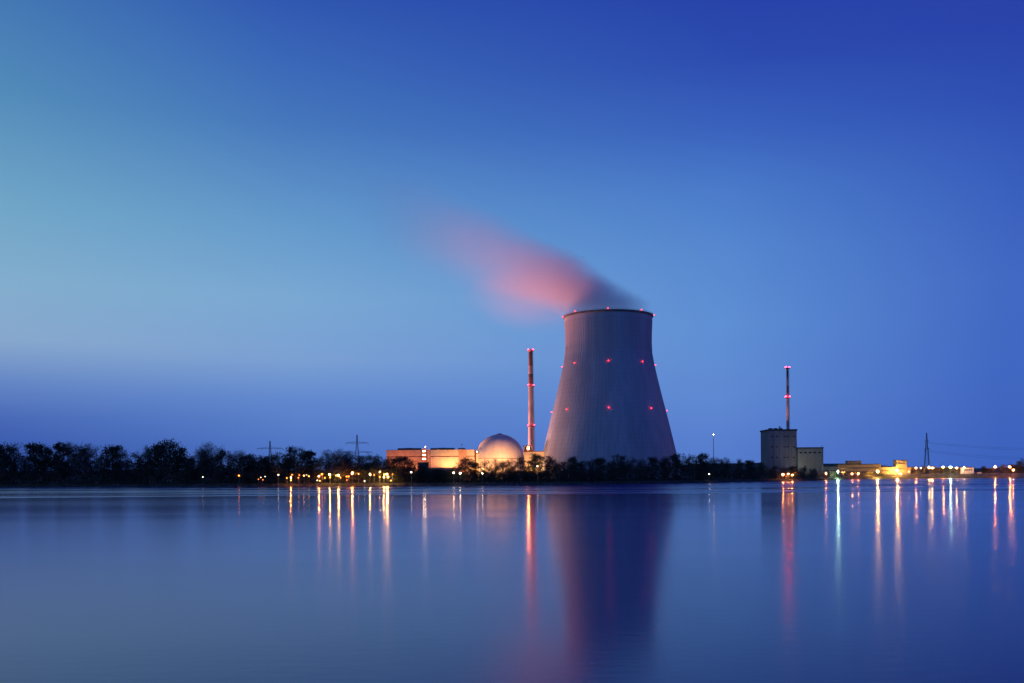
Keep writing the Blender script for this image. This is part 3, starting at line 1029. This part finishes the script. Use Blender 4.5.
LAMPS = [  # px, row, colour, bulb radius, extra distance from shore
    (203, 477, 'white', .35, 5), (239, 475.5, 'orange', .6, 5), (258.5, 479.3, 'amber', .3, 4), (261, 477.4, 'white', .26, 7), (263, 479.8, 'amber', .3, 4), (265.2, 476.5, 'white', .24, 9),
    (278.5, 474.8, 'white', .5, 5), (287, 478, 'yellow', .28, 5), (290.8, 477.6, 'orange', .5, 4), (292.2, 474.8, 'orange', .45, 8), (291.0, 480.4, 'yellow', .4, 3),
    (298.5, 477.7, 'orange', .35, 5), (299.6, 475, 'orange', .35, 8), (304, 475.5, 'yellow', .55, 5), (307, 474.7, 'white', .4, 9), (309, 476.2, 'yellow', .4, 5),
    (317.4, 480.4, 'white', .3, 4), (319, 476.3, 'orange', .5, 5), (322, 474.1, 'orange', .7, 7), (320, 480.8, 'yellow', .32, 3), (325, 477.8, 'orange', .4, 5),
    (329.8, 474.5, 'yellow', .5, 6), (330.2, 477.4, 'orange', .45, 4), (336, 475.5, 'yellow', .45, 8), (338.5, 475.3, 'yellow', .6, 5), (340.5, 477.5, 'orange', .4, 5),
    (346.6, 476.6, 'orange', .4, 5), (348.6, 476.4, 'orange', .5, 8), (352.3, 473.2, 'orange', .75, 6), (347, 480, 'amber', .3, 3), (358.6, 473.9, 'yellow', .35, 6),
    (364.6, 481, 'white', .42, 3), (370, 474.3, 'yellow', .5, 5), (374.2, 474.8, 'orange', .4, 7), (380, 471.8, 'yellow', .42, 8), (379.8, 476.9, 'orange', .42, 4), (383.8, 476.8, 'yellow', .5, 4), (384.2, 474.2, 'orange', .5, 8),
    (387, 474, 'yellow', .7, 6), (388.2, 476.9, 'yellow', .45, 4), (392.6, 474.3, 'orange', .4, 7), (391, 480.6, 'yellow', .35, 3),
    (411.3, 472.2, 'white', .6, 4), (453.8, 472.8, 'pale', .5, 4), (460.2, 473, 'pale', .6, 4), (482.5, 473.4, 'pale', .3, 5), (537.4, 466.2, 'white', .45, 5),
    (709, 474, 'pale', .3, 5), (783, 474.5, 'orange', .6, 4), (786, 476.3, 'amber', .5, 3), (788.2, 474, 'orange', .45, 7), (792.2, 474.8, 'orange', .6, 4), (795, 472.6, 'amber', .45, 7),
    (826, 473.5, 'orange', .5, 4), (837.8, 471.5, 'green', .8, 5), (843.2, 474, 'orange', .5, 5), (852, 473.6, 'orange', .5, 4), (855.2, 472.8, 'amber', .55, 6), (858.2, 473.6, 'orange', .5, 4),
    (877.6, 471.4, 'yellow', 1.15, 3), (897.2, 470.3, 'yellow', .95, 3), (900.4, 473.5, 'amber', .75, 3), (908.4, 471.5, 'pale', .5, 4), (915.8, 467.8, 'orange', .62, 4), (920.8, 468, 'pale', .55, 4),
    (929, 467.3, 'yellow', .62, 4), (932.2, 467.8, 'yellow', .62, 4), (943.2, 467.2, 'orange', .68, 4), (950.4, 467, 'green', .75, 4), (956.6, 467.9, 'orange', .62, 4), (964.2, 467.6, 'yellow', .62, 4),
    (995, 466.8, 'orange', .85, 4), (1009.6, 466.8, 'orange', .85, 4), (1013.2, 470.2, 'orange', .5, 4)]
STRONG = (290.8, 319, 329.8, 338.5, 352.3, 370, 380, 383.8, 387, 388.2)
CN = {'white': 'white', 'orange': 'orange', 'amber': 'reddish amber', 'yellow': 'warm yellow', 'green': 'greenish white', 'pale': 'pale'}
for (px, row, col, r, ex) in sorted(LAMPS):
    D = shore(px) + ex
    if px > 890:
        D = WD - .4
    x, z = at(px, row, D)
    gz = 4.6 if px > 890 else (1.2 if ex < 6 else 1.7)
    low = z - gz < 4.2
    fam = 'bollard_light' if low else 'street_lamp'
    o_, nm = where(fam + col, px)
    lab = (f'{o_} {CN[col]} low light on the bank right of the {nm}' if low else f'{o_} {CN[col]} street lamp right of the {nm}')
    t_ = thing(fam, lab, 'lamp', (x, D, gz), 'low lights along the far bank' if low else 'street lamps along the far bank')
    h = max(.5, z - gz)
    MB().tube([(0, 0, 0), (0, 0, h * .6), (0, 0, h + .25)], [.12, .1, .07], 6).build('pole', M['steel'], t_)
    link('lamp_head', head, t_, (0, 0, h))
    strong = (px > 770 and px not in (786, 795, 855.2, 843.2)) or px in STRONG
    ec = col + ('dim' if not strong and col != 'pale' else '')
    ec = {877.6: 'yellowbig', 897.2: 'yellowbig', 837.8: 'greenbig'}.get(px, ec)
    link('bulb', bulb(ec, r * (.6 if px > 890 else .5 if px > 770 else .42 if strong else .8)), t_, (0, 0, h))

# ------------------------------------------------------------------ floodlights of the plant (lamps on short masts behind the trees, plus two added fill lamps)
fl_housing = MB().box(-.8, .8, -.3, .5, -.6, .6).mesh('lamp_housing', M['dark'])


def flood(px, D, z, target, power, col, ang, label, blend=.6, size=1.0):
    x = wx(px, D)
    o = thing('floodlight', label, 'floodlight', (x, D, GZ), 'plant floodlights')
    h = z - GZ
    MB().tube([(0, 0, 0), (0, 0, h)], [.2, .14], 6).build('pole', M['steel'], o)
    l = bpy.data.lights.new('flood_lamp', 'SPOT')
    l.energy = power
    l.color = col
    l.spot_size = R(ang)
    l.spot_blend = blend
    l.shadow_soft_size = size
    lo = bpy.data.objects.new('flood_lamp', l)
    COL.objects.link(lo)
    lo.parent = o
    d = Vector(target) - Vector((x, D, z))
    q = d.to_track_quat('-Z', 'Y')
    hd = link('lamp_housing', fl_housing, o, (0, 0, h))
    hd.rotation_euler = d.to_track_quat('Y', 'Z').to_euler()
    lo.location = Vector((0, 0, h)) + d.normalized() * 1.2
    lo.rotation_euler = q.to_euler()
    return o


OR1 = (1, .37, .11)
OR2 = (1, .5, .14)
def hall_flood(px, D, z, tz_, pw, c, where_):
    flood(px, D, z, (wx(px + .5, HD), HD, tz_), pw, c, 140, 'floodlight on a short pole ' + where_, .9)


hall_flood(394, HD - 16, 8, 24, 22000, OR1, 'before the left end of the turbine hall')
hall_flood(409, HD - 16, 8, 24, 22000, OR1, 'before the left wing of the turbine hall')
hall_flood(436, HD - 11, 12.8, 24, 14000, OR1, 'right of the lit stair tower')
hall_flood(446, HD - 9, 12.6, 24, 13000, OR2, 'before the middle of the turbine hall')
hall_flood(454, HD - 9, 12.6, 24, 12000, OR2, 'left of the dark pilaster of the turbine hall')
hall_flood(468, HD - 14, 9, 24, 18000, OR1, 'before the right end of the turbine hall')
flood(481, HD - 14, 8, (wx(482, HD), HD, 18), 26000, OR2, 120, 'floodlight aimed at the annex wall beside the reactor dome', .9)
for q, nm_ in ((484, 'left edge'), (495, 'middle left'), (506, 'middle right'), (518, 'right edge')):
    flood(q, DD - 56, 10, (wx(q, DD), DD, 36), 52000, OR2 if q in (484, 518) else OR1, 120, 'floodlight before the ' + nm_ + ' of the reactor dome', .9)
flood(462, HD + 6, ZT + 5, (dx_, DD, 46), 30000, OR1, 90, 'added fill lamp on the turbine hall roof brightening the dome top', .9)  # fill lamp added so the dome top comes out brighter
flood(527, BD - 16, 8, (wx(530, BD), BD, 26), 30000, OR2, 120, 'floodlight aimed at the building at the chimney foot', .9)
flood(540, BD - 16, 8, (wx(538, BD), BD, 24), 22000, OR2, 120, 'floodlight before the right end of the chimney building', .9)
# beams that wash the tower flank and the plume from the left
for q, D_, z_, pw, nm_ in ((405, 1010, 22, 2.4e6, 'behind the left wing of the turbine hall'), (450, 1016, 24, 1.5e6, 'behind the middle of the turbine hall'), (488, 1045, 22, .9e6, 'behind the reactor dome')):
    flood(q, D_, z_, (tx - 110, TD, 205), pw, (1, .29, .25), 78, 'strong floodlight aimed at the steam from ' + nm_, 1.0, 6)
flood(470, 1012, 24, (tx - 60, TD, 60), 1.05e6, (1, .42, .4), 90, 'floodlight washing the left flank of the cooling tower', 1.0, 4)
flood(780, OD + 6, at(782, 430.6, OD)[1] + 3.5, (at(787, 400, OD)[0], OD + 18, 85), 26000, (1, .42, .3), 110, 'small added fill lamp at the foot of the thin chimney', .9)  # added lamp, makes the thin chimney lighter and redder
flood(805, OB - 25, 12, (wx(805, OB), OB, 25), 7000, (.9, .8, .5), 120, 'dim floodlight in front of the old turbine hall', .8)

# ------------------------------------------------------------------ steam
# local x runs with the wind (leftwards), z up, origin at the right edge of the tower mouth
ox, oz = at(646, 311, TD)
PL = [(-6, 306, 4), (0, 305, 7), (30, 301, 17), (60, 289, 28), (77, 292, 52), (100, 289, 56), (125, 278, 58), (150, 264, 56), (180, 249, 54), (215, 232, 56), (260, 212, 60), (300, 196, 64)]
HYS = lambda u: 20 + 26 * min(1, max(0, u) / 45) if u < 45 else 46 + (u - 45) * .10
g = MB()
NS = 24
for (u, c, h) in PL:
    zc_ = (311 - c)
    for k in range(NS):
        a = 2 * math.pi * k / NS
        g.v.append((-u, HYS(u) * 1.12 * math.cos(a), zc_ + h * 1.12 * math.sin(a)))
for i in range(len(PL) - 1):
    for k in range(NS):
        k2 = (k + 1) % NS
        g.f.append((i * NS + k, i * NS + k2, (i + 1) * NS + k2, (i + 1) * NS + k))
g.f.append(tuple(reversed(range(NS))))
g.f.append(tuple((len(PL) - 1) * NS + k for k in range(NS)))
g.f = [tuple(reversed(f)) for f in g.f]
sm = bpy.data.materials.new('steam')
sm.use_nodes = True
t = sm.node_tree
t.nodes.clear()
outn = t.nodes.new('ShaderNodeOutputMaterial')
pv = t.nodes.new('ShaderNodeVolumePrincipled')
pv.inputs['Color'].default_value = (.97, .97, .98, 1)
pv.inputs['Anisotropy'].default_value = .0
t.links.new(pv.outputs[0], outn.inputs['Volume'])
tcn = t.nodes.new('ShaderNodeTexCoord')
sx = t.nodes.new('ShaderNodeSeparateXYZ')
t.links.new(tcn.outputs['Object'], sx.inputs[0])


def math_(op, a, b_=None):
    n = t.nodes.new('ShaderNodeMath')
    n.operation = op
    for i, v in ((0, a), (1, b_)):
        if v is None:
            continue
        if hasattr(v, 'links'):
            t.links.new(v, n.inputs[i])
        else:
            n.inputs[i].default_value = v
    return n.outputs[0]


u_ = math_('MULTIPLY', sx.outputs['X'], -1)
un = math_('DIVIDE', math_('ADD', u_, 10), 320)


def curve(pts, lo, hi):
    """value along the plume: a linear ramp in un, scaled to lo..hi"""
    st_ = [((p_ + 10) / 320, ((v - lo) / (hi - lo),) * 3 + (1,)) for p_, v in pts]
    r_ = ramp(t, st_, 'LINEAR')
    t.links.new(un, r_.inputs[0])
    return math_('ADD', math_('MULTIPLY', r_.outputs[0], hi - lo), lo)


AX = [(-6, 306, 5), (0, 306, 8), (30, 304, 22), (50, 296, 31), (80, 284, 38), (106, 272, 40), (136, 260, 43), (166, 248, 45), (200, 235, 47), (250, 216, 50), (300, 198, 52)]
cen = curve([(u, 311 - c) for u, c, h in AX], 0, 130)
hh = curve([(u, h) for u, c, h in AX], 0, 80)
hy = curve([(u, HYS(u)) for u, c, h in PL], 0, 100)
nz = t.nodes.new('ShaderNodeTexNoise')
nz.inputs['Scale'].default_value = 1
nz.inputs['Detail'].default_value = 3
mp = t.nodes.new('ShaderNodeMapping')
mp.inputs['Rotation'].default_value = (0, R(-24), 0)
mp.inputs['Scale'].default_value = (.007, .024, .04)
t.links.new(tcn.outputs['Object'], mp.inputs[0])
t.links.new(mp.outputs[0], nz.inputs['Vector'])
rz_ = math_('DIVIDE', math_('SUBTRACT', sx.outputs['Z'], cen), hh)
ry_ = math_('DIVIDE', sx.outputs['Y'], hy)
r2 = math_('ADD', math_('MULTIPLY', rz_, rz_), math_('MULTIPLY', ry_, ry_))
r2 = math_('ADD', r2, math_('MULTIPLY', math_('SUBTRACT', nz.outputs[0], .5), 1.1))
g_ = maprange(t, r2, 1.0, 0.0, 0, 1, 'LINEAR')
core = math_('POWER', g_, 1.5)
fade = curve([(-6, 0), (4, .35), (22, .72), (50, .85), (75, .85), (100, .5), (136, .25), (170, .13), (205, .07), (245, .03), (290, 0)], 0, 1)
# the low, thin lobe curling down beside the rim
lu = math_('DIVIDE', math_('SUBTRACT', u_, 104), 84)
lz = math_('DIVIDE', math_('SUBTRACT', sx.outputs['Z'], 17), 42)
l2 = math_('ADD', math_('ADD', math_('MULTIPLY', lu, lu), math_('MULTIPLY', lz, lz)), math_('MULTIPLY', ry_, ry_))
l2 = math_('ADD', l2, math_('MULTIPLY', math_('SUBTRACT', nz.outputs[0], .5), .8))
lobe = math_('POWER', maprange(t, l2, 1.0, 0.0, 0, 1, 'LINEAR'), 1.7)
dens = math_('ADD', math_('MULTIPLY', math_('MULTIPLY', core, fade), .044), math_('MULTIPLY', lobe, .0075))
t.links.new(dens, pv.inputs['Density'])
plume = g.build('steam_plume', sm, None, (ox, TD, oz))
tag(plume, 'pink and violet steam plume drifting left from the cooling tower rim', 'steam')
